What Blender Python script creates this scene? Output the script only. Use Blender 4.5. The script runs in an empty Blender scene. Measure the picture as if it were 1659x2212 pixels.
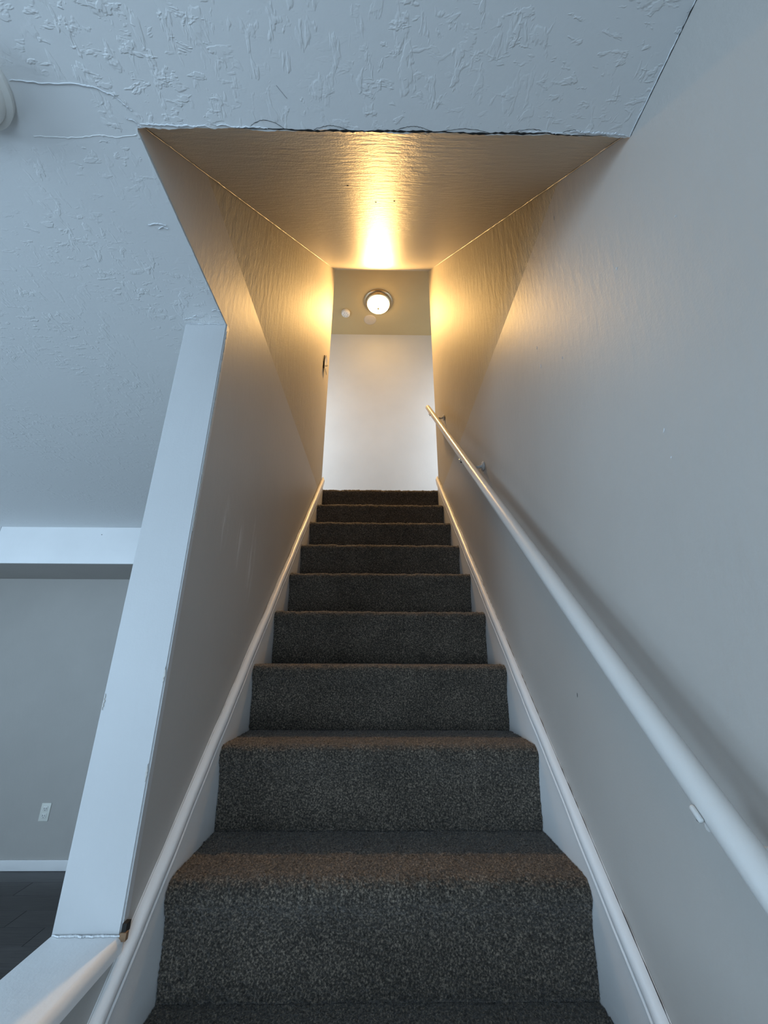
import bpy, bmesh, math, random
import numpy as np
from mathutils import Vector, Matrix
random.seed(7); rng = np.random.default_rng(11)
S = bpy.context.scene
COL = S.collection

# ------------------------------------------------------------------ camera
F_PX = 866.5
p, y, r = math.radians(19.873), math.radians(0.7165), math.radians(0.20)
fw = Vector((math.sin(y)*math.cos(p), math.cos(y)*math.cos(p), math.sin(p)))
rt = Vector((math.cos(y), -math.sin(y), 0)); up = rt.cross(fw)
rt2 = math.cos(r)*rt + math.sin(r)*up; up2 = -math.sin(r)*rt + math.cos(r)*up
cd = bpy.data.cameras.new('camera'); cam = bpy.data.objects.new('camera', cd); COL.objects.link(cam)
cam.matrix_world = Matrix((( rt2.x, up2.x, -fw.x, 0), (rt2.y, up2.y, -fw.y, 0), (rt2.z, up2.z, -fw.z, 0), (0, 0, 0, 1)))
cd.sensor_fit = 'VERTICAL'; cd.sensor_height = 24; cd.lens = F_PX*24/2212
cd.clip_start = .01; S.camera = cam

# ------------------------------------------------------------------ world and light
w = bpy.data.worlds.new('sky'); S.world = w; w.use_nodes = True
w.node_tree.nodes['Background'].inputs[0].default_value = (.55, .75, 1, 1)
w.node_tree.nodes['Background'].inputs[1].default_value = .6
DAY = (.57, .785, 1.0); DT0 = 2.751
def area_light(name, loc, rot, sx, sy, power, color=DAY):
    l = bpy.data.lights.new(name, 'AREA'); l.shape = 'RECTANGLE'; l.size = sx; l.size_y = sy
    l.energy = power; l.color = color
    o = bpy.data.objects.new(name, l); COL.objects.link(o); o.location = loc; o.rotation_euler = rot
    return o
# daylight entering at the windows of the downstairs room; the upstairs pair is added to light the back wall
area_light('window_daylight', (-4.27, -1.55, -.12), (0, math.radians(-116), 0), 1.35, 1.5, 98)
area_light('window_daylight', (-4.27, .95, -.12), (0, math.radians(-116), 0), 1.35, 1.5, 36)
area_light('patio_daylight', (-.20, -2.67, -.38), (math.radians(102), 0, 0), 1.1, 1.9, 14)
area_light('left_skirt_fill', (.56, -1.45, -.3), (0, math.radians(95), 0), 1.7, .7, 80)  # unseen side lamp added to brighten the left skirt and wall
area_light('window_daylight', (-2.4, -2.67, -.1), (math.radians(105), 0, 0), 1.5, 1.3, 46)
area_light('upstairs_fill', (-1.12, DT0+.02, 1.95), (math.radians(90), 0, 0), .7, 1.5, 17, (.74, .87, 1))
area_light('upstairs_fill', (1.12, DT0+.02, 1.95), (math.radians(90), 0, 0), .7, 1.5, 17, (.74, .87, 1))
LAMP = 18
S.view_settings.view_transform = 'Standard'; S.view_settings.look = 'None'
S.view_settings.exposure = 0.0; S.view_settings.gamma = 1; S.view_settings.use_curve_mapping = False

# ------------------------------------------------------------------ materials
def mat(name, col, rough=.5, spec=.5, metal=0):
    m = bpy.data.materials.new(name); m.use_nodes = True
    b = m.node_tree.nodes['Principled BSDF']
    b.inputs['Base Color'].default_value = (*col, 1); b.inputs['Roughness'].default_value = rough
    b.inputs['Specular IOR Level'].default_value = spec; b.inputs['Metallic'].default_value = metal
    return m
class NT:
    def __init__(s, m):
        s.n = m.node_tree.nodes; s.l = m.node_tree.links; s.b = s.n['Principled BSDF']
        s.tc = s.n.new('ShaderNodeTexCoord')
    def co(s, scale=(1, 1, 1), rot=(0, 0, 0)):
        mp = s.n.new('ShaderNodeMapping'); mp.inputs['Scale'].default_value = scale; mp.inputs['Rotation'].default_value = rot
        s.l.new(s.tc.outputs['Object'], mp.inputs[0]); return mp.outputs[0]
    def noise(s, co, scale, detail=3, rough=.5, dist=0):
        t = s.n.new('ShaderNodeTexNoise'); t.inputs['Scale'].default_value = scale; t.inputs['Detail'].default_value = detail
        t.inputs['Roughness'].default_value = rough; t.inputs['Distortion'].default_value = dist
        s.l.new(co, t.inputs['Vector']); return t.outputs['Fac']
    def ramp(s, f, stops):
        t = s.n.new('ShaderNodeValToRGB'); e = t.color_ramp.elements
        e[0].position, c = stops[0]; e[0].color = (*c, 1) if hasattr(c, '__len__') else (c, c, c, 1)
        e[1].position, c = stops[1]; e[1].color = (*c, 1) if hasattr(c, '__len__') else (c, c, c, 1)
        for q, c in stops[2:]:
            k = e.new(q); k.color = (*c, 1) if hasattr(c, '__len__') else (c, c, c, 1)
        s.l.new(f, t.inputs[0]); return t.outputs[0]
    def math(s, op, a, b):
        t = s.n.new('ShaderNodeMath'); t.operation = op
        for i, v in enumerate((a, b)):
            if isinstance(v, (int, float)): t.inputs[i].default_value = v
            else: s.l.new(v, t.inputs[i])
        return t.outputs[0]
    def bump(s, h, dist, strength=1):
        t = s.n.new('ShaderNodeBump'); t.inputs['Distance'].default_value = dist; t.inputs['Strength'].default_value = strength
        s.l.new(h, t.inputs['Height']); s.l.new(t.outputs[0], s.b.inputs['Normal'])
    def color(s, c): s.l.new(c, s.b.inputs['Base Color'])

def wall_paint(name, col, rough, fine=.0006, stretch=(1, 1, .35), sc=55, spec=.36):
    m = mat(name, col, rough, spec); t = NT(m)
    co = t.co(stretch); big = t.noise(t.co(), 2.2, 4, .55)
    n1 = t.noise(co, sc, 4, .6); n2 = t.noise(t.co(), 260, 2)
    h = t.math('ADD', t.math('MULTIPLY', n1, 1.0), t.math('MULTIPLY', n2, .25))
    t.bump(h, fine)
    t.color(t.ramp(big, [(.3, tuple(c*.95 for c in col)), (.75, tuple(min(1, c*1.04) for c in col))]))
    return m
WALL = wall_paint('taupe_wall_paint', (.44, .42, .395), .5, .0007, spec=.24)
WALL_SCUFFED = wall_paint('scuffed_wall_paint', (.44, .42, .395), .5, .0007, spec=.24); t = NT(WALL_SCUFFED)
old = t.b.inputs['Base Color'].links[0].from_socket; fac = None
for cy_, cz_, sy_, sz_ in ((1.33, .30, .045, .17), (1.07, .35, .03, .09), (1.20, .33, .03, .10)):      # rubbed pale streaks
    mp = t.n.new('ShaderNodeMapping'); mp.vector_type = 'POINT'
    mp.inputs['Location'].default_value = (0, -cy_/sy_, -cz_/sz_); mp.inputs['Scale'].default_value = (0, 1/sy_, 1/sz_)
    t.l.new(t.tc.outputs['Object'], mp.inputs[0]); vl = t.n.new('ShaderNodeVectorMath'); vl.operation = 'LENGTH'; t.l.new(mp.outputs[0], vl.inputs[0])
    k = t.ramp(vl.outputs['Value'], [(.2, 1), (1.0, 0)]); fac = k if fac is None else t.math('MAXIMUM', fac, k)
fac = t.math('MULTIPLY', fac, t.ramp(t.noise(t.co((1, 1, .12)), 60, 4, .65), [(.45, 0), (.62, .75)]))
mx = t.n.new('ShaderNodeMix'); mx.data_type = 'RGBA'; t.l.new(fac, mx.inputs[0]); t.l.new(old, mx.inputs[6]); mx.inputs[7].default_value = (.66, .66, .66, 1); t.color(mx.outputs[2])
WALL_UP = wall_paint('lamp_warmed_wall_paint', (.46, .415, .33), .62, .0024, (1, 1, .25), 40, .18)  # same paint as the lower wall, with the lamp's gold mixed into its colour
BACK = wall_paint('pale_wall_paint', (.60, .585, .56), .6, .0006)
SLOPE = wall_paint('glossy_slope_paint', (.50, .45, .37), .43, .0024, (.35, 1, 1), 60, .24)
UPCEIL = wall_paint('upper_ceiling_paint', (.50, .39, .21), .5, .0006)  # yellow of the lamplight is put into this base colour
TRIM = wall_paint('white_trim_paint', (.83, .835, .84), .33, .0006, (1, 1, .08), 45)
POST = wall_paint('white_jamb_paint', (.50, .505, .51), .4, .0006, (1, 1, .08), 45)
SKIRT = wall_paint('white_skirt_paint', (.80, .80, .80), .32, .0006, (1, 1, 1), 30)

CEIL = mat('trowelled_ceiling_paint', (.77, .78, .78), .5); t = NT(CEIL)
r1 = t.ramp(t.noise(t.co((1, .55, 1), (0, 0, .6)), 46, 3, .6, .35), [(.55, 0), (.62, 1)])
r2 = t.ramp(t.noise(t.co((.5, 1, 1), (0, 0, -.5)), 60, 3, .6, .3), [(.57, 0), (.64, 1)])
mk = t.ramp(t.noise(t.co(), 5, 3), [(.42, 0), (.62, 1)])
mk2 = t.ramp(t.noise(t.co((1, 1, 1), (0, 0, 1)), 3.4, 2), [(.45, .15), (.6, 1)])
h = t.math('ADD', t.math('MULTIPLY', r1, mk), t.math('MULTIPLY', r2, mk2))
h = t.math('ADD', h, t.math('MULTIPLY', t.noise(t.co(), 180, 2), .12))
h = t.math('ADD', h, t.math('MULTIPLY', t.noise(t.co(), 12, 2), .6))
mp = t.n.new('ShaderNodeMapping'); mp.inputs['Location'].default_value = (.60*6, -.415*14, 0); mp.inputs['Scale'].default_value = (6, 14, 0)
t.l.new(t.tc.outputs['Object'], mp.inputs[0]); vl = t.n.new('ShaderNodeVectorMath'); vl.operation = 'LENGTH'; t.l.new(mp.outputs[0], vl.inputs[0])
ed = t.math('ADD', vl.outputs['Value'], t.math('MULTIPLY', t.noise(t.co(), 20, 2), .4))
h = t.math('MULTIPLY', h, t.ramp(ed, [(.9, .08), (1.0, 1)]))
t.bump(h, .0007, .8)

CARPET = mat('charcoal_carpet', (.06, .055, .052), .95, .15); t = NT(CARPET)
sp = t.noise(t.co(), 240, 3, .7); lg = t.noise(t.co((1, 1, 1)), 9, 3)
c1 = t.ramp(sp, [(.30, (.012, .010, .009)), (.5, (.066, .056, .045)), (.72, (.34, .28, .215))])
mx = t.n.new('ShaderNodeMix'); mx.data_type = 'RGBA'; mx.blend_type = 'MULTIPLY'; mx.inputs[0].default_value = .5
t.l.new(c1, mx.inputs[6]); t.l.new(t.ramp(lg, [(.3, .65), (.7, 1.25)]), mx.inputs[7]); t.color(mx.outputs[2])
t.bump(t.noise(t.co(), 420, 3, .7), .002, .8)
t.b.inputs['Sheen Weight'].default_value = .25; t.b.inputs['Sheen Roughness'].default_value = .5

PLANK = mat('dark_plank_vinyl', (.05, .047, .046), .38); t = NT(PLANK)
oi = t.n.new('ShaderNodeObjectInfo')
gr = t.noise(t.co((1.2, 22, 1)), 5, 5, .6)
gc = t.ramp(gr, [(.3, (.020, .019, .020)), (.75, (.062, .058, .057))])
mx = t.n.new('ShaderNodeMix'); mx.data_type = 'RGBA'; mx.blend_type = 'MULTIPLY'; mx.inputs[0].default_value = 1
t.l.new(gc, mx.inputs[6]); t.l.new(t.ramp(oi.outputs['Random'], [(0, .75), (1, 1.35)]), mx.inputs[7]); t.color(mx.outputs[2])
t.bump(gr, .0006)

RAIL = wall_paint('painted_metal_rail', (.58, .575, .56), .28, .0004, (1, 1, 1), 90)
PLASTIC = mat('white_plastic', (.78, .77, .73), .35)
IVORY = mat('ivory_plastic', (.72, .72, .66), .4)
DARK = mat('dark_gap', (.012, .011, .010), .9)
SCREW = mat('dark_screw', (.03, .03, .03), .5, .5, .6)
NICKEL = mat('brushed_nickel', (.50, .42, .30), .3, .5, 1)
CAULK = mat('caulk_paint', (.62, .64, .66), .5)
CAULK_T = mat('caulk_taupe', (.46, .44, .41), .45)
CHIP = mat('bare_wood_chip', (.22, .13, .07), .8)
SUBF = mat('subfloor', (.05, .048, .045), .9)
SHADE = bpy.data.materials.new('lit_opal_glass'); SHADE.use_nodes = True
sb = SHADE.node_tree.nodes['Principled BSDF']; sb.inputs['Base Color'].default_value = (.9, .88, .8, 1)
sb.inputs['Emission Color'].default_value = (1, .62, .20, 1); sb.inputs['Emission Strength'].default_value = LAMP
PANE = bpy.data.materials.new('window_pane'); PANE.use_nodes = True
pn = PANE.node_tree.nodes; pl = PANE.node_tree.links; pn.remove(pn['Principled BSDF'])
tr = pn.new('ShaderNodeBsdfTransparent'); gl = pn.new('ShaderNodeBsdfGlossy'); gl.inputs['Roughness'].default_value = .02
ms = pn.new('ShaderNodeMixShader'); ms.inputs[0].default_value = .06
pl.new(tr.outputs[0], ms.inputs[1]); pl.new(gl.outputs[0], ms.inputs[2]); pl.new(ms.outputs[0], pn['Material Output'].inputs[0])

# ------------------------------------------------------------------ helpers
def obj(name, bm, m, parent=None, kind=None, smooth=False, label=None):
    me = bpy.data.meshes.new(name)
    bmesh.ops.recalc_face_normals(bm, faces=bm.faces[:])
    bm.to_mesh(me); bm.free(); me.materials.append(m)
    if smooth:
        for f in me.polygons: f.use_smooth = True
        try: me.set_sharp_from_angle(angle=math.radians(40))
        except Exception: pass
    o = bpy.data.objects.new(name, me); COL.objects.link(o)
    if parent: o.parent = parent
    if kind: o['kind'] = kind
    if label: o['label'] = label
    return o
def box(bm, x0, x1, y0, y1, z0, z1, bev=0):
    r_ = bmesh.ops.create_cube(bm, size=1)
    for v in r_['verts']:
        v.co = Vector(((x0+x1)/2+v.co.x*(x1-x0), (y0+y1)/2+v.co.y*(y1-y0), (z0+z1)/2+v.co.z*(z1-z0)))
    if bev:
        es = list({e for v in r_['verts'] for e in v.link_edges})
        bmesh.ops.bevel(bm, geom=es, offset=bev, segments=3, profile=.5, affect='EDGES')
def boxo(name, m, dims, parent=None, kind=None, bev=0, label=None):
    bm = bmesh.new(); box(bm, *dims, bev=bev); return obj(name, bm, m, parent, kind, bool(bev), label)
def prism(bm, pts, axis, a0, a1):
    """pts 2D polygon in the plane normal to axis, extruded a0..a1"""
    def mk(q, a):
        return {'x': (a, q[0], q[1]), 'y': (q[0], a, q[1]), 'z': (q[0], q[1], a)}[axis]
    A = [bm.verts.new(mk(q, a0)) for q in pts]; B = [bm.verts.new(mk(q, a1)) for q in pts]
    bm.faces.new(A); bm.faces.new(B[::-1]); n = len(pts)
    for i in range(n): bm.faces.new((A[i], A[(i+1) % n], B[(i+1) % n], B[i]))
def lathe(bm, prof, c, n=48, axis=Vector((0, 0, 1))):
    q = Vector((0, 0, 1)).rotation_difference(axis); rings = []
    for rad, z in prof:
        if rad < 1e-6: rings.append([bm.verts.new(Vector(c)+q@Vector((0, 0, z)))]); continue
        rings.append([bm.verts.new(Vector(c)+q@Vector((rad*math.cos(a), rad*math.sin(a), z))) for a in [2*math.pi*i/n for i in range(n)]])
    for A, B in zip(rings, rings[1:]):
        for i in range(n):
            a = [A[i % len(A)], A[(i+1) % len(A)], B[(i+1) % len(B)], B[i % len(B)]]
            a = list(dict.fromkeys(a))
            if len(a) > 2: bm.faces.new(a)
def tube(bm, path, rad, n=16, caps=True, squash=None):
    pts = [Vector(q) for q in path]; rings = []
    rads = rad if hasattr(rad, '__len__') else [rad]*len(pts)
    for i, q in enumerate(pts):
        d = (pts[min(i+1, len(pts)-1)]-pts[max(i-1, 0)]).normalized()
        u = d.cross(Vector((1, 0, 0)));
        if u.length < .1: u = d.cross(Vector((0, 0, 1)))
        u.normalize(); v = d.cross(u)
        rings.append([bm.verts.new(q+rads[i]*(math.cos(a)*u+math.sin(a)*v)) for a in [2*math.pi*k/n for k in range(n)]])
    for A, B in zip(rings, rings[1:]):
        for i in range(n): bm.faces.new((A[i], A[(i+1) % n], B[(i+1) % n], B[i]))
    if caps: bm.faces.new(rings[0][::-1]); bm.faces.new(rings[-1])
def thing(name, label, cat, loc=(0, 0, 0), group=None):
    o = bpy.data.objects.new(name, None); COL.objects.link(o); o.location = loc
    o['label'] = label; o['category'] = cat; o.empty_display_size = .05
    if group: o['group'] = group
    return o
def under(parent, *objs):
    for o in objs:
        o.parent = parent; o.matrix_parent_inverse = Matrix.Translation(-Vector(parent.location))
def loc_parent(o, parent):      # geometry was written in world coordinates
    o.parent = parent; me = o.data
    me.transform(Matrix.Translation(-Vector(parent.location))); return o

# ------------------------------------------------------------------ dimensions (metres, eye at the origin)
L, R = -.4285, .4395            # stairwell wall faces
NL, NR = -.4200, .4340          # carpet edges
D0, H0, RUN, RISE = 1.016, -.427, .2169, .2
DT, HT, HC, DE, DP, HCAP, TH = 2.751, 3.388, .869, .437, .878, -.440, .112
FLOOR, FAR, BEAMY, BEAMZ = -1.36, 3.394, 2.777, .606
XW, YB, BACKY, UX = -4.2, -2.6, 3.545, 1.6
SEAM = 1.115
nose = lambda yy: H0+(yy-D0)/RUN*RISE

# ------------------------------------------------------------------ walls
# right wall, in panels that meet at faint drywall seams
bm = bmesh.new(); box(bm, R+.012, R+.14, -.6, DT, FLOOR-.1, HT+.05)
wr = obj('wall_right', bm, WALL, kind='structure')
def panel(x_face, sgn, y0, y1, z0, z1, name, m, parent, d=(0, 0, 0, 0)):
    """thin drywall panel, face at x_face (+d per corner y0z0,y1z0,y1z1,y0z1), body away from the stairwell"""
    bm = bmesh.new(); xb = x_face+sgn*.02
    f = [bm.verts.new((x_face+sgn*dd, yy, zz)) for dd, yy, zz in zip(d, (y0, y1, y1, y0), (z0, z0, z1, z1))]
    b = [bm.verts.new((xb, yy, zz)) for yy, zz in ((y0, z0), (y1, z0), (y1, z1), (y0, z1))]
    bm.faces.new(f); bm.faces.new(b[::-1])
    for i in range(4): bm.faces.new((f[i], f[(i+1) % 4], b[(i+1) % 4], b[i]))
    return obj(name, bm, m, parent)
panel(R, 1, -.6, 1.69, FLOOR-.1, SEAM, 'drywall_panel', WALL, wr)
panel(R, 1, 1.69, DT, FLOOR-.1, SEAM, 'drywall_panel', WALL, wr, (.004, 0, 0, .002))
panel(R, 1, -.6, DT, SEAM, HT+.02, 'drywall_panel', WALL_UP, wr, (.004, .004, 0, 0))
# left stairwell wall: full height behind the white jamb, above the ceiling in front of it, low in front
bm = bmesh.new(); box(bm, L-TH, L-.012, DP+.02, DT, FLOOR-.1, HT+.05); box(bm, L-TH, L-.012, DE, DP+.02, HC+.03, HT+.05)
wl = obj('wall_left', bm, WALL, kind='structure')
panel(L, -1, DP+.02, DT, FLOOR-.1, SEAM, 'drywall_panel', WALL_SCUFFED, wl, (0, .001, .005, .001))
panel(L, -1, DE, DP+.02, HC+.002, SEAM, 'drywall_panel', WALL, wl, (0, .001, .001, .001))
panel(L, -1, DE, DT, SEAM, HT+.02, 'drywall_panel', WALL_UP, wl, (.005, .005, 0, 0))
# low wall below the cap
bm = bmesh.new(); box(bm, L-TH, L, -.12, DP+.0, FLOOR-.1, HCAP-.024)
obj('wall_low', bm, WALL, kind='structure')
# far wall of the downstairs room, outer wall with windows, wall behind the camera
boxo('wall_far', WALL, (XW-.1, L-TH, FAR, FAR+.1, FLOOR-.1, HC+.05), kind='structure')
def wall_with_holes(name, axis, pos, a0, a1, z0, z1, holes, th, m):
    bm = bmesh.new(); cuts = sorted({a0, a1, *[h_[0] for h_ in holes], *[h_[1] for h_ in holes]})
    for c0, c1 in zip(cuts, cuts[1:]):
        hs = [h_ for h_ in holes if h_[0] <= c0 and c1 <= h_[1]]
        segs = [(z0, z1)] if not hs else [(z0, hs[0][2]), (hs[0][3], z1)]
        for s0, s1 in segs:
            if s1-s0 < .001: continue
            if axis == 'x': box(bm, pos-th, pos, c0, c1, s0, s1)
            else: box(bm, c0, c1, pos-th, pos, s0, s1)
    return obj(name, bm, m, kind='structure')
wall_with_holes('wall_outer', 'x', XW, YB-.1, FAR+.1, FLOOR-.1, HC+.05, [(-2.3, -.8, -.8, .56), (.2, 1.7, -.8, .56)], .1, WALL)
wall_with_holes('wall_back', 'y', YB, XW, R+.14, FLOOR-.1, HC+.05, [(-3.15, -1.65, -.75, .55), (-.75, .35, -1.34, .58)], .1, WALL)
wall_with_holes('wall_right_rear', 'x', R+.1, YB-.1, -.6, FLOOR-.1, HC+.05, [(-1.8, -1.1, -1.34, .6)], .1, WALL)  # opening made for the added side lamp
def window(n, axis, pos, a0, a1, z0, z1):
    root = bpy.data.objects.new('window_%d' % n, None); COL.objects.link(root); root['kind'] = 'structure'
    am, zm = (a0+a1)/2, (z0+z1)/2
    bars = [(a0, a1, z0, z0+.05), (a0, a1, z1-.05, z1), (a0, a0+.05, z0+.05, z1-.05), (a1-.05, a1, z0+.05, z1-.05), (a0+.05, a1-.05, zm-.02, zm+.02)]
    bm = bmesh.new()
    for b in bars:
        if axis == 'x': box(bm, pos-.06, pos-.02, *b)
        else: box(bm, b[0], b[1], pos-.06, pos-.02, b[2], b[3])
    obj('window_frame', bm, TRIM, root)
    bm = bmesh.new()
    if axis == 'x': box(bm, pos-.042, pos-.038, a0+.05, a1-.05, z0+.05, z1-.05)
    else: box(bm, a0+.05, a1-.05, pos-.042, pos-.038, z0+.05, z1-.05)
    obj('pane', bm, PANE, root)
window(1, 'x', XW, -2.3, -.8, -.8, .56); window(2, 'x', XW, .2, 1.7, -.8, .56)
window(3, 'y', YB, -3.15, -1.65, -.75, .55); window(4, 'y', YB, -.75, .35, -1.34, .58)
window(5, 'x', R+.1, -1.8, -1.1, -1.34, .6)  # unseen glazed door, added to bring light onto the left skirt

# upper hall
boxo('wall_upper_back', BACK, (-UX-.1, UX+.1, BACKY, BACKY+.1, 1.0, HT+.05), kind='structure')
boxo('wall_upper_left', BACK, (-UX-.1, -UX, DT-.1, BACKY, 1.0, HT+.05), kind='structure')
boxo('wall_upper_right', BACK, (UX, UX+.1, DT-.1, BACKY, 1.0, HT+.05), kind='structure')
boxo('wall_upper_front', BACK, (-UX, L-TH, DT-.1, DT, 1.0, HT+.05), kind='structure')
boxo('wall_upper_near', BACK, (R+.14, UX, DT-.1, DT, 1.0, HT+.05), kind='structure')
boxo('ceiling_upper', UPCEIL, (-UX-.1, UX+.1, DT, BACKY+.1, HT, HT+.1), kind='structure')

# ------------------------------------------------------------------ ceilings
# flat trowelled ceiling with a ragged plaster lip at the stair opening
bm = bmesh.new(); T = .03
def ragged(a, b, n, amp, f):
    out = []
    for i in range(n+1):
        k = i/n; q = Vector(a).lerp(Vector(b), k); j = amp*(math.sin(f*k*9+1)+.6*math.sin(f*k*23)+random.uniform(-.7, .7))
        out.append((q, j))
    return out
pts = [(XW-.1, YB-.1), (R+.002, YB-.1)]
e = ragged((R+.002, DE, 0), (L, DE, 0), 160, .0012, 3)
pts += [(q.x, q.y+j) for q, j in e]
e = ragged((L, DE, 0), (L, DP+.02, 0), 70, .0003, 3)
pts += [(q.x+j-.0028, q.y) for q, j in e[1:]]
pts += [(L-TH+.01, DP+.02), (L-TH+.01, FAR+.02), (XW-.1, FAR+.02)]
prism(bm, pts, 'z', HC, HC+T)
cl = obj('ceiling', bm, CEIL, kind='structure')
# dark open joint and paint ridges along the lip
def ribbon(name, m, pts, wid, thick, normal, parent, sidev):
    bm = bmesh.new(); n = Vector(normal); s_ = Vector(sidev); A = []
    for q, wd in pts:
        q = Vector(q); A.append([bm.verts.new(q-s_*wd/2), bm.verts.new(q-s_*wd*.2+n*thick), bm.verts.new(q+s_*wd*.25+n*thick), bm.verts.new(q+s_*wd/2)])
    for a, b in zip(A, A[1:]):
        for i in range(3): bm.faces.new((a[i], a[i+1], b[i+1], b[i]))
    return obj(name, bm, m, parent)
def rnd_line(a, b, n, w0, w1, j=.0008, jv=(0, 1, 0)):
    out = []; a, b = Vector(a), Vector(b); c = 0
    for i in range(n+1):
        c = c*.8+random.uniform(-j, j); k = i/n
        wd = (w0+(w1-w0)*random.random())*min(1, 4*min(k, 1-k)+.05)
        out.append((a.lerp(b, k)+Vector(jv)*c, wd))
    return out
ribbon('open_joint', DARK, rnd_line((-.27, DE-.001, HC-.0004), (.40, DE-.001, HC-.0004), 120, .0008, .0042, .0007), 0, .0004, (0, 0, -1), cl, (0, 1, 0))
for a, b, w0, w1 in ((-.42, -.30, .001, .004), (-.29, -.20, .001, .003), (.24, .345, .001, .003), (.33, .435, .002, .006)):
    ribbon('plaster_ridge', CAULK, rnd_line((a, DE-.006, HC), (b, DE-.003, HC), 40, w0, w1, .001), 0, .0014, (0, 0, -1), cl, (0, 1, 0))
for a, b, hgt in ((-.235, -.17, .012), (-.12, -.06, .006), (.02, .09, .007), (.10, .19, .005), (.22, .30, .006), (.31, .36, .006)):
    pts = [((a+(b-a)*k/24, DE-.002-hgt*math.sin(math.pi*k/24)+random.uniform(-.0006, .0006), HC-.0001), random.uniform(.0003, .0009)) for k in range(25)]
    ribbon('crack', SCREW, pts, 0, .0003, (0, 0, -1), cl, (0, 1, 0))
# cracked ridge lines round the smooth patch at the left
def wander(pts, n, j):
    out = []
    for a, b in zip(pts, pts[1:]):
        for i in range(n):
            k = i/n; out.append(((a[0]+(b[0]-a[0])*k+random.uniform(-j, j), a[1]+(b[1]-a[1])*k+random.uniform(-j, j), HC), random.uniform(.0008, .003)))
    return out
RIDGES = [[(-.60, .378), (-.55, .381), (-.49, .381), (-.465, .386), (-.44, .396)], [(-.44, .397), (-.43, .409), (-.424, .414)],
          [(-.441, .424), (-.428, .427), (-.424, .434), (-.42, DE)], [(-.62, .452), (-.56, .454), (-.5, .449), (-.47, .452), (-.43, .446)]]
for k, q in enumerate(RIDGES):
    ribbon('plaster_ridge', CEIL if k == 3 else CAULK, wander(q, 9, .0009), 0, .0011 if k < 3 else .0006, (0, 0, -1), cl, (0, 1, 0))
for cx, cy, s_ in ((-.478, .605, .02), (-.47, .612, .012), (-.44, .83, .012), (-.50, .85, .010), (-.52, .86, .016)):
    ribbon('plaster_ridge', CAULK, wander([(cx-s_, cy+.002), (cx, cy-.003), (cx+s_, cy+.003)], 6, .0012), 0, .0015, (0, 0, -1), cl, (0, 1, 0))
# caulk where ceiling meets the right wall
bm = bmesh.new()
ribbon('caulk_line', CAULK, rnd_line((R-.001, -.6, HC), (R-.001, DE, HC), 200, .001, .005, .0006, (1, 0, 0)), 0, .0016, (0, 0, -1), cl, (1, 0, 0))
ribbon('open_joint', DARK, rnd_line((R-.0004, -.3, HC-.0018), (R-.0004, DE, HC-.0018), 200, .0004, .0022, .0004, (1, 0, 0)), 0, .0005, (0, 0, -1), cl, (1, 0, 0))
bm.free()

# small chips and scratches
for yy, zz, sy_, sz_, m_ in ((.533, .334, .004, .006, CAULK), (.534, .286, .002, .003, CAULK), (.896, .822, .003, .008, CAULK_T), (.891, .756, .003, .010, CAULK), (.778, .684, .003, .005, CAULK_T), (.407, .622, .0015, .002, CAULK), (.543, .686, .002, .005, CAULK), (.961, -.073, .002, .009, SCREW), (.93, 1.16, .002, .012, CAULK_T), (.70, 1.06, .002, .012, CAULK_T)):
    ribbon('paint_chip', m_, [((R-.0002, yy+sy_*k/6+random.uniform(-.0006, .0006), zz-sz_*k/6), .0022*math.sin(math.pi*(k+.5)/7)) for k in range(7)], 0, .0005, (-1, 0, 0), wr, (0, 1, 0))
SCR = mat('grey_scratch', (.30, .31, .33), .6)
ribbon('scratch', SCR, [((-.172+.014*k/8, .378+.016*k/8, HC-.0002), .0009) for k in range(9)], 0, .0003, (0, 0, -1), cl, (0, 1, 0))

# sloping ceiling over the flight
bm = bmesh.new()
dy, dz = DT-DE, HT-HC-.012; ln = math.hypot(dy, dz); nrm = Vector((0, -dz/ln, dy/ln))*.1
bx = [(DE+.001, HC+.012), (DT, HT), (DT+nrm.y, HT+.1), (DE+nrm.y*0+.0, HC+.15)]
prism(bm, bx, 'x', L-.001, R+.003)
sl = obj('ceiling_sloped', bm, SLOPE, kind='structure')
# caulked corners of the slope
def on_slope(x, k, off=.0008):
    return Vector((x, DE+dy*k, HC+.012+dz*k))-nrm.normalized()*off
for x, sd in ((L+.0015, 1), (R-.0015, -1)):
    pts = [(on_slope(x+random.uniform(-.0008, .0008), i/150), .0018+.0016*random.random()) for i in range(151)]
    ribbon('caulk_line', CAULK_T, pts, 0, .0010, -nrm.normalized(), sl, (1, 0, 0))
    pts = [(on_slope(x+sd*.0016+random.uniform(-.0004, .0004), i/200*.6, .001), max(.0002, .0016*math.sin(i*.35)+.0008*random.random())) for i in range(201)]
    ribbon('open_joint', DARK, pts, 0, .0004, -nrm.normalized(), sl, (1, 0, 0))
for x, k in ((.038, .165), (-.018, .17), (-.09, .115)):
    bm = bmesh.new(); lathe(bm, [(0, .0006), (.0028, .0005), (.0028, 0)], on_slope(x, k), 12, -nrm.normalized()); obj('nail_hole', bm, DARK, sl)

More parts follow.
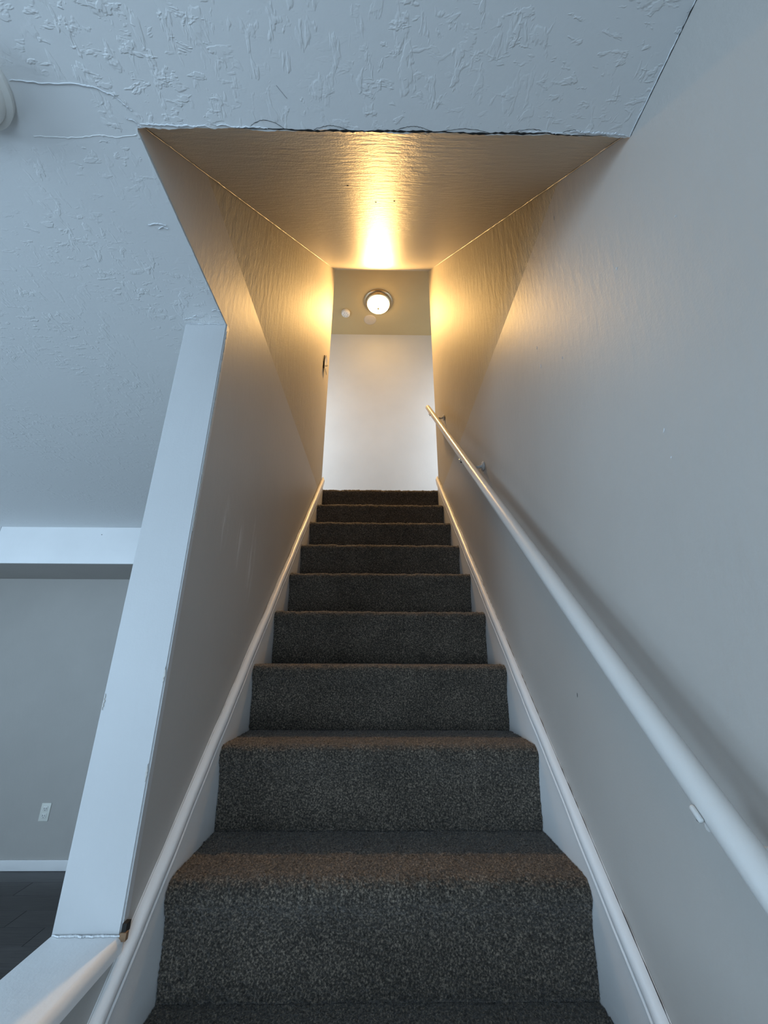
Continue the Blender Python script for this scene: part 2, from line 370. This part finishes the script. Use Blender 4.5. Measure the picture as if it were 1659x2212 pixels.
# ------------------------------------------------------------------ downstairs trim
bm = bmesh.new(); box(bm, XW, L-TH, BEAMY+.02, FAR, BEAMZ, HC+.01)
sf = obj('ceiling_soffit', bm, WALL, kind='structure')
boxo('fascia_board', TRIM, (-2.705, L-TH, BEAMY, BEAMY+.02, BEAMZ-.001, HC), sf, bev=.001, label='pale painted board on the front of the dropped soffit')
boxo('fascia_board', TRIM, (XW, -2.712, BEAMY+.001, BEAMY+.02, BEAMZ-.001, HC), sf, bev=.001)
bm = bmesh.new(); lathe(bm, [(0, .001), (.003, .001), (.003, 0)], (-1.98, BEAMY-.0005, .815), 10, Vector((0, -1, 0))); obj('nail_hole', bm, DARK, sf)
bm = bmesh.new(); box(bm, XW, L-TH, FAR-.014, FAR, FLOOR, FLOOR+.06, bev=.004)
obj('baseboard_far', bm, SKIRT, kind='structure', smooth=True)
# white jamb board closing the wall end, and the cap on the low wall
bm = bmesh.new(); box(bm, L-TH-.003, L+.001, DP, DP+.02, HCAP-.01, HC)
for e_ in bm.edges: pass
bmesh.ops.bevel(bm, geom=[e_ for e_ in bm.edges if abs(e_.verts[0].co.z-e_.verts[1].co.z) > .5], offset=.003, segments=3, affect='EDGES')
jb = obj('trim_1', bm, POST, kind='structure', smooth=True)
boxo('jamb_side', WALL, (L-TH-.003, L-TH+.012, DP+.02, DP+.06, HCAP-.3, HC), jb)
ribbon('caulk_line', CAULK_T, [((L+.0015, DP+.006+random.uniform(-.002, .002), HC-.02-1.29*i/220), .002+.004*random.random()) for i in range(100)], 0, .0012, (1, 0, 0), jb, (0, 1, 0))
ribbon('paint_lip', CAULK, rnd_line((L-TH, DP-.001, HC-.001), (L+.002, DP-.001, HC-.001), 60, .001, .004, .0006, (0, 0, 1)), 0, .001, (0, -1, 0), jb, (0, 0, 1))
for zz, xx, wd in ((-.02, L-.002, .004), (-.19, L-.003, .004), (-.07, L-TH+.001, .003)):
    ribbon('paint_chip', CAULK_T, [((xx+random.uniform(-.001, .001), DP-.0006, zz-.03*i/12), wd*math.sin(math.pi*i/12)+.0002) for i in range(13)], 0, .0008, (0, -1, 0), jb, (1, 0, 0))
bm = bmesh.new(); ch = .022; X0, X1 = L-TH-.004, L+.007
cs = [(X0, HCAP-ch), (X0, HCAP-.003), (X0+.003, HCAP)]
cs += [(X1-.012+.012*math.sin(a), HCAP-.012+.012*math.cos(a)) for a in [math.pi/2*i/10 for i in range(11)]]
cs += [(X1, HCAP-ch)]
prism(bm, cs, 'y', -.14, DP+.001)
cp = obj('trim_2', bm, TRIM, kind='structure', smooth=True)
ribbon('caulk_line', CAULK, rnd_line((L-TH, DP-.003, HCAP+.0005), (L+.003, DP-.003, HCAP+.0005), 60, .002, .006, .001), 0, .002, (0, 0, 1), cp, (0, 1, 0))
boxo('bare_chip', CHIP, (L+.001, L+.012, DP-.004, DP+.004, HCAP-.006, HCAP+.005), cp)
boxo('open_joint', DARK, (L+.0015, L+.009, DP-.001, DP+.012, HCAP+.003, HCAP+.016), cp)

# floor with separate planks
fl = boxo('floor', SUBF, (XW, R, YB, FAR, FLOOR-.1, FLOOR-.004), kind='structure')
PW, PL = .152, 1.22
bm = bmesh.new(); box(bm, 0, PL-.0015, 0, PW-.0015, -.006, 0)
bmesh.ops.bevel(bm, geom=[e_ for e_ in bm.edges if e_.verts[0].co.z > -.001 and e_.verts[1].co.z > -.001], offset=.0012, segments=1, affect='EDGES')
pm = bpy.data.meshes.new('plank'); bm.to_mesh(pm); bm.free(); pm.materials.append(PLANK)
j = 0; yy = FAR-PW
while yy > YB+.05:
    off = [0, .43, .81, .22][j % 4]; xx = XW-off
    while xx < R-.02:
        x0, x1 = max(xx, XW), min(xx+PL, R)
        if yy > -.3: x1 = min(x1, L-TH)
        if x1-x0 > .08:
            o = bpy.data.objects.new('plank', pm); COL.objects.link(o); o.parent = fl
            o.location = (x0, yy, FLOOR); o.scale = ((x1-x0)/PL, 1, 1)
        xx += PL
    yy -= PW; j += 1

# ------------------------------------------------------------------ stair skirts (flat board + rounded moulding)
SLP = RISE/RUN; ca = math.atan(SLP)
def skirt(name, xw, sgn, xc, ytop, top):
    """xw wall face, sgn +1 = stairs lie towards +x; xc carpet edge"""
    bm = bmesh.new(); y0, y1 = -.08, ytop
    z0l = nose(y0); up_ = top-.06
    y1b = DT-.002
    pts = [(y0, FLOOR-.05), (y0, nose(y0)+up_), (y1b, nose(y1b)+up_), (y1b, nose(y1b)-.6), (.55, FLOOR-.05)]
    xb = xc-sgn*.0005
    prism(bm, pts, 'x', min(xw-sgn*.001, xb), max(xw-sgn*.001, xb))
    o = obj(name, bm, SKIRT, kind='structure')
    # moulding, swept along the slope: profile (out from wall, up perpendicular to slope)
    prof = [(0, -.045), (.0105, -.045), (.0145, -.0435), (.0150, -.0405), (.0135, -.0385), (.0095, -.037), (.010, -.034), (.0165, -.028), (.0195, -.020), (.020, -.012), (.0185, -.005), (.014, -.001), (.008, .0), (0, .0)]
    bm = bmesh.new(); rings = []; N = 90
    for i in range(N+1):
        yy = y0+(y1-y0)*i/N; zz = nose(yy)+top
        wob = .0007*math.sin(yy*21)+.0005*math.sin(yy*57+1)
        # rounded top end
        end = min(1, max(.25, (y1-yy)/.012))
        rings.append([bm.verts.new((xw+sgn*(a*end+wob-.001), min(yy-b*math.sin(ca), DT+.003), zz+b*math.cos(ca))) for a, b in prof])
    n = len(prof)
    for A, B in zip(rings, rings[1:]):
        for i in range(n): bm.faces.new((A[i], A[(i+1) % n], B[(i+1) % n], B[i]))
    bm.faces.new(rings[0]); bm.faces.new(rings[-1][::-1])
    obj('moulding', bm, SKIRT, o, smooth=True)
    # ragged paint along the upper edge
    pts = []
    for i in range(260):
        yy = .3+2.4*i/260; zz = nose(yy)+top
        pts.append(((xw+sgn*.0022, yy, zz+.0006), max(.0003, random.uniform(-.0015, .0038))))
    ribbon('paint_edge', CAULK_T if sgn > 0 else DARK, pts, 0, .0006, (sgn, 0, 0), o, (0, -math.sin(ca), math.cos(ca)))
    pts = []
    for i in range(260):
        yy = .3+2.4*i/260; zz = nose(yy)+top
        b = -.037; pts.append(((xw+sgn*.0100, yy-b*math.sin(ca), zz+b*math.cos(ca)), max(.0001, .0022*math.sin(yy*11)+random.uniform(-.002, .0015))))
    ribbon('open_joint', DARK, pts, 0, .0003, (sgn, 0, 0), o, (0, -math.sin(ca), math.cos(ca)))
    return o
skirt('trim_3', L, 1, NL, DT+.012, .089)
skirt('trim_4', R, -1, NR, DT+.012, .105)

# ------------------------------------------------------------------ carpeted staircase
st = thing('staircase', 'steep straight staircase covered in dark charcoal-brown shag carpet between white skirts', 'stairs', (0, 0, FLOOR))
def noise1(n, k, amp):
    v = np.convolve(rng.normal(size=n+4*k), np.ones(k)/k, 'same')[2*k:2*k+n]; return amp*v/max(1e-6, v.std())
def carpet_step(k, sp, depth=RUN):
    yk, zk = D0+k*RUN, H0+k*RISE; rr = .024; ov = .030
    yb = yk+depth+ov
    # profile from tread back to riser base (Y,Z)
    P = []
    P.append((yb+.004, zk-.001)); P.append((yb-.012, zk-.0005))
    P += [(yk+rr+.05, zk), ]
    P += [(yk+rr-rr*math.sin(a), zk-rr+rr*math.cos(a)) for a in np.linspace(0, math.pi/2, 8)]
    P += [(yk+.002, zk-rr-.012), (yk+.012, zk-rr-.035), (yk+.020, zk-.09)]
    zl = zk-RISE if k > KMIN else FLOOR
    P += [(yk+ov-.006, zl+.03), (yk+ov-.001, zl+.006), (yk+ov+.004, zl-.002)]
    P = np.array(P); seg = np.hypot(*np.diff(P, axis=0).T); s = np.r_[0, np.cumsum(seg)]
    s_n = s[np.argmin(P[:, 0])]
    n = max(20, int(s[-1]/sp)); ss = np.linspace(0, s[-1], n)
    Y, Z = np.interp(ss, s, P[:, 0]), np.interp(ss, s, P[:, 1])
    ty, tz = np.gradient(Y), np.gradient(Z); l = np.hypot(ty, tz); ny, nz = -(-tz/l), -(ty/l)
    ny, nz = tz/l, -ty/l      # outward (towards viewer / up)
    m = int((NR-NL)/sp); X = np.linspace(NL+.0004, NR-.0004, m)
    bend = noise1(m, max(3, int(.05/sp)), .0016); bend2 = noise1(m, max(2, int(.012/sp)), .0011)
    amp = .0019
    D = rng.uniform(-1, 1, size=(n, m))*amp + rng.normal(size=(n, m))*.0006
    low = rng.normal(size=(n//6+2, m//6+2)); low = np.kron(low, np.ones((6, 6)))[:n, :m]*.0006
    wn = np.exp(-((ss-s_n)/.045)**2)[:, None]
    D = D+low+.001+(bend[None, :]*.9+bend2[None, :])*wn
    D[:2] *= .3; D[-2:] *= .3
    GX = np.repeat(X[None], n, 0)+rng.uniform(-1, 1, (n, m))*sp*.35; GX[:, 0] = NL+.0002+rng.uniform(0, .0015, n); GX[:, -1] = NR-.0002-rng.uniform(0, .0015, n)
    J = rng.uniform(-1, 1, (n, m))*sp*.3
    GY = Y[:, None]+ny[:, None]*D+(ty/l)[:, None]*J; GZ = Z[:, None]+nz[:, None]*D+(tz/l)[:, None]*J
    co = np.stack([GX, GY, GZ-FLOOR], -1).reshape(-1, 3).astype('f4')
    i = np.arange(n*m).reshape(n, m)
    F = np.stack([i[:-1, :-1], i[:-1, 1:], i[1:, 1:], i[1:, :-1]], -1).reshape(-1, 4)
    me = bpy.data.meshes.new('carpeted_step'); me.vertices.add(len(co)); me.vertices.foreach_set('co', co.ravel())
    me.loops.add(F.size); me.loops.foreach_set('vertex_index', F.ravel().astype('i4'))
    me.polygons.add(len(F)); me.polygons.foreach_set('loop_start', np.arange(0, F.size, 4, dtype='i4'))
    me.polygons.foreach_set('use_smooth', np.ones(len(F), bool))
    me.update(calc_edges=True); me.validate(); me.materials.append(CARPET)
    o = bpy.data.objects.new('carpeted_step', me); COL.objects.link(o); o.parent = st
    bm = bmesh.new(); box(bm, NL+.002, NR-.002, yk+ov+.012, yb+.06, -.01 if k <= KMIN else zl-FLOOR-.10, zk-FLOOR-.008)
    obj('step_core', bm, SUBF, o)
KMIN = -4
for k in range(KMIN, 8): carpet_step(k, .0026 if k < 3 else (.0034 if k < 5 else .0045))
def landing():
    # top step: nosing with the landing carpet behind
    carpet_step(8, .0045, .26)
landing()
lf = boxo('floor_upper', CARPET, (-UX, UX, DT+.285, BACKY, 1.0, H0+8*RISE+.0005), kind='structure')
boxo('floor_edge', CARPET, (-UX, L-TH, DT, DT+.285, 1.0, H0+8*RISE), lf)
boxo('floor_edge', CARPET, (R+.14, UX, DT, DT+.285, 1.0, H0+8*RISE), lf)
boxo('floor_edge', CARPET, (L-TH, NL, DT+.002, DT+.285, 1.0, H0+8*RISE), lf)
boxo('floor_edge', CARPET, (NR, R+.14, DT+.002, DT+.285, 1.0, H0+8*RISE), lf)

# ------------------------------------------------------------------ handrail
RA, RB = Vector((.367, .34, -.316)), Vector((.356, 2.545, 1.752))
hr = thing('handrail', 'long off-white painted round handrail fixed to the right stair wall', 'handrail', (R, 1.4, .6))
d = (RB-RA).normalized(); RR = .0172
bm = bmesh.new(); pts = [RA+(RB-RA)*i/40 for i in range(41)]
pts = [RA+d*.0]+pts[1:]+[RB+d*.006]; rads = [RR]*41+[RR*.8]
tube(bm, pts, rads, 28); loc_parent(obj('rail', bm, RAIL, smooth=True), hr)
for yb_ in (.512, 1.525, 2.36):
    c = RA+(RB-RA)*((yb_-RA.y)/(RB.y-RA.y)); perp = Vector((0, -d.z, d.y))*-1   # below the rail
    bm = bmesh.new()
    wp = Vector((R-.001, c.y+.0, c.z-.035))
    lathe(bm, [(0, 0), (.021, 0), (.021, .003), (.017, .006), (.008, .008), (0, .008)], wp, 24, Vector((-1, 0, 0)))
    a, b = wp+Vector((-.004, 0, 0)), c+perp*(RR+.004)
    path = [a, a+Vector((-.02, 0, -.004)), a.lerp(b, .55)+Vector((0, 0, -.012)), b+Vector((.01, 0, -.006)), b+Vector((-.001, 0, -.002))]
    tube(bm, path, [.008, .0065, .006, .006, .007], 12)
    br = loc_parent(obj('bracket', bm, RAIL, smooth=True), hr)
    bm = bmesh.new()
    box(bm, -.0028, .0028, -.0085, .0085, -.003, .003, bev=.0022)
    q = Vector((0, 1, 0)).rotation_difference(d)
    bmesh.ops.rotate(bm, matrix=q.to_matrix(), verts=bm.verts)
    bmesh.ops.translate(bm, vec=c+Vector((-.0195, 0, 0))+perp*.006-Vector(hr.location), verts=bm.verts)
    obj('saddle_end', bm, RAIL, br, smooth=True)
    bm = bmesh.new(); lathe(bm, [(0, .003), (.0032, .002), (.0035, -.003)], c+Vector((-.0125, 0, 0))+perp*.0155-Vector(hr.location), 10, perp)
    obj('screw', bm, SCREW, br)
    for dz_ in (.012, -.012):
        bm = bmesh.new(); lathe(bm, [(0, .0025), (.0035, .002), (.0038, 0)], wp+Vector((-.005, 0, dz_))-Vector(hr.location), 10, Vector((-1, 0, 0)))
        obj('screw', bm, SCREW, br, smooth=True)

# ------------------------------------------------------------------ lit ceiling lamp upstairs
LX, LY = -.026, 3.10
cl1 = thing('ceiling_light', 'lit round flush ceiling light with opal glass bowl and dull metal rim above the landing', 'light', (LX, LY, HT))
bm = bmesh.new(); lathe(bm, [(0, 0), (.145, 0), (.147, -.006), (.142, -.012), (.132, -.015), (.129, -.024), (.124, -.032), (.118, -.036), (.112, -.036), (.110, -.02), (0, -.02)], (0, 0, 0), 64)
obj('metal_rim', bm, NICKEL, cl1, smooth=True)
bm = bmesh.new(); prof = [(.112*math.cos(a), -.034-.058*math.sin(a)) for a in np.linspace(0, math.pi/2, 14)]
lathe(bm, [(q if q > 1e-4 else 0, z) for q, z in prof], (0, 0, 0), 64); obj('glass_bowl', bm, SHADE, cl1, smooth=True)
bm = bmesh.new(); lathe(bm, [(0, -.104), (.005, -.103), (.008, -.099), (.006, -.095), (.010, -.0925), (.010, -.090), (0, -.090)], (0, 0, 0), 20)
obj('finial', bm, NICKEL, cl1, smooth=True)
bl = bpy.data.lights.new('stair_spot_fill', 'SPOT'); bl.energy = 215; bl.color = (1, .58, .20); bl.spot_size = math.radians(118); bl.spot_blend = 1; bl.shadow_soft_size = .09
bo = bpy.data.objects.new('stair_spot_fill', bl); COL.objects.link(bo); bo.parent = cl1; bo.location = (0, 0, -.11)   # added spot, aimed down the flight to warm the treads
bo.rotation_euler = (math.radians(-44), 0, 0)
sd = thing('smoke_detector', 'small white round smoke detector on the upper ceiling left of the lit lamp', 'smoke detector', (-.366, 3.235, HT))
bm = bmesh.new(); lathe(bm, [(0, 0), (.042, 0), (.045, -.006), (.045, -.024), (.042, -.032), (.036, -.037), (0, -.038)], (0, 0, 0), 40); obj('housing', bm, PLASTIC, sd, smooth=True)
bm = bmesh.new(); lathe(bm, [(0, -.0395), (.006, -.039), (.007, -.0375)], (-.012, .012, 0), 14); obj('test_button', bm, IVORY, sd, smooth=True)
bm = bmesh.new()
for a in (0, 1.05, 2.1, 3.14, 4.2, 5.25):
    q = Vector((.024*math.cos(a), .024*math.sin(a), -.0385)); lathe(bm, [(0, 0), (.0028, 0), (.0028, .001)], q, 8)
obj('vent_slots', bm, DARK, sd)
cv = thing('cover_plate', 'flat round painted cover plate on the upper ceiling just beyond the lamp', 'cover', (-.115, 3.335, HT))
bm = bmesh.new(); lathe(bm, [(0, -.004), (.058, -.004), (.064, -.0025), (.066, 0)], (0, 0, 0), 40); obj('plate', bm, wall_paint('cover_plate_paint', (.56, .47, .36), .45, .0003), cv, smooth=True)
for sx in (-.02, .02):
    bm = bmesh.new(); lathe(bm, [(0, -.005), (.003, -.0048), (.003, -.004)], (sx, 0, 0), 10); obj('screw', bm, NICKEL, cv)

# light switch near the head of the stairs
sw = thing('light_switch', 'warped light switch plate on the left wall near the top step', 'switch', (L+.004, 2.505, 2.095))
bm = bmesh.new(); N = 12; ring = []
for i in range(N+1):
    k = i/N*2-1; bow = .010*(1-k*k)*0+.009*k*k
    ring.append([bm.verts.new((bow+a, b, k*.062)) for a, b in ((0, -.036), (.004, -.034), (.004, .034), (0, .036))])
for A, B in zip(ring, ring[1:]):
    for i in range(4): bm.faces.new((A[i], A[(i+1) % 4], B[(i+1) % 4], B[i]))
bm.faces.new(ring[0]); bm.faces.new(ring[-1][::-1]); obj('switch_plate', bm, PLASTIC, sw, smooth=True)
boxo('toggle', IVORY, (.003, .022, -.004, .004, -.012, -.002), sw, bev=.001)
boxo('dark_edge', DARK, (-.004, .0035, -.0385, -.036, -.06, .06), sw)

# outlet on the far wall
ou = thing('wall_outlet', 'small white duplex outlet low on the far left wall above the baseboard', 'outlet', (-2.327, FAR, -1.03))
bm = bmesh.new(); box(bm, -.033, .033, -.005, 0, -.054, .054, bev=.002); obj('cover', bm, IVORY, ou, smooth=True)
for z_ in (.021, -.021):
    bm = bmesh.new(); box(bm, -.015, .015, -.008, -.004, z_-.014, z_+.014, bev=.003); rc = obj('receptacle', bm, PLASTIC, ou, smooth=True)
    bm = bmesh.new(); box(bm, -.008, -.0055, -.0085, -.0075, z_-.004, z_+.007); box(bm, .0055, .008, -.0085, -.0075, z_-.004, z_+.007); box(bm, -.002, .002, -.0085, -.0075, z_-.011, z_-.007)
    obj('slots', bm, DARK, rc)

# round white fixture cut by the left edge of the frame
fx = thing('ceiling_fixture', 'white round ceiling fixture cut off by the left edge of the photo', 'light', (-.677, .362, HC))
bm = bmesh.new(); lathe(bm, [(0, 0), (.075, 0), (.078, -.004), (.078, -.014), (.072, -.018), (.066, -.018)], (0, 0, 0), 48); obj('base', bm, PLASTIC, fx, smooth=True)
bm = bmesh.new(); lathe(bm, [(.070, -.014)]+[(.070*math.cos(a), -.018-.034*math.sin(a)) for a in np.linspace(0, math.pi/2*.98, 10)]+[(0, -.052)], (0, 0, 0), 48); obj('globe', bm, PLASTIC, fx, smooth=True)
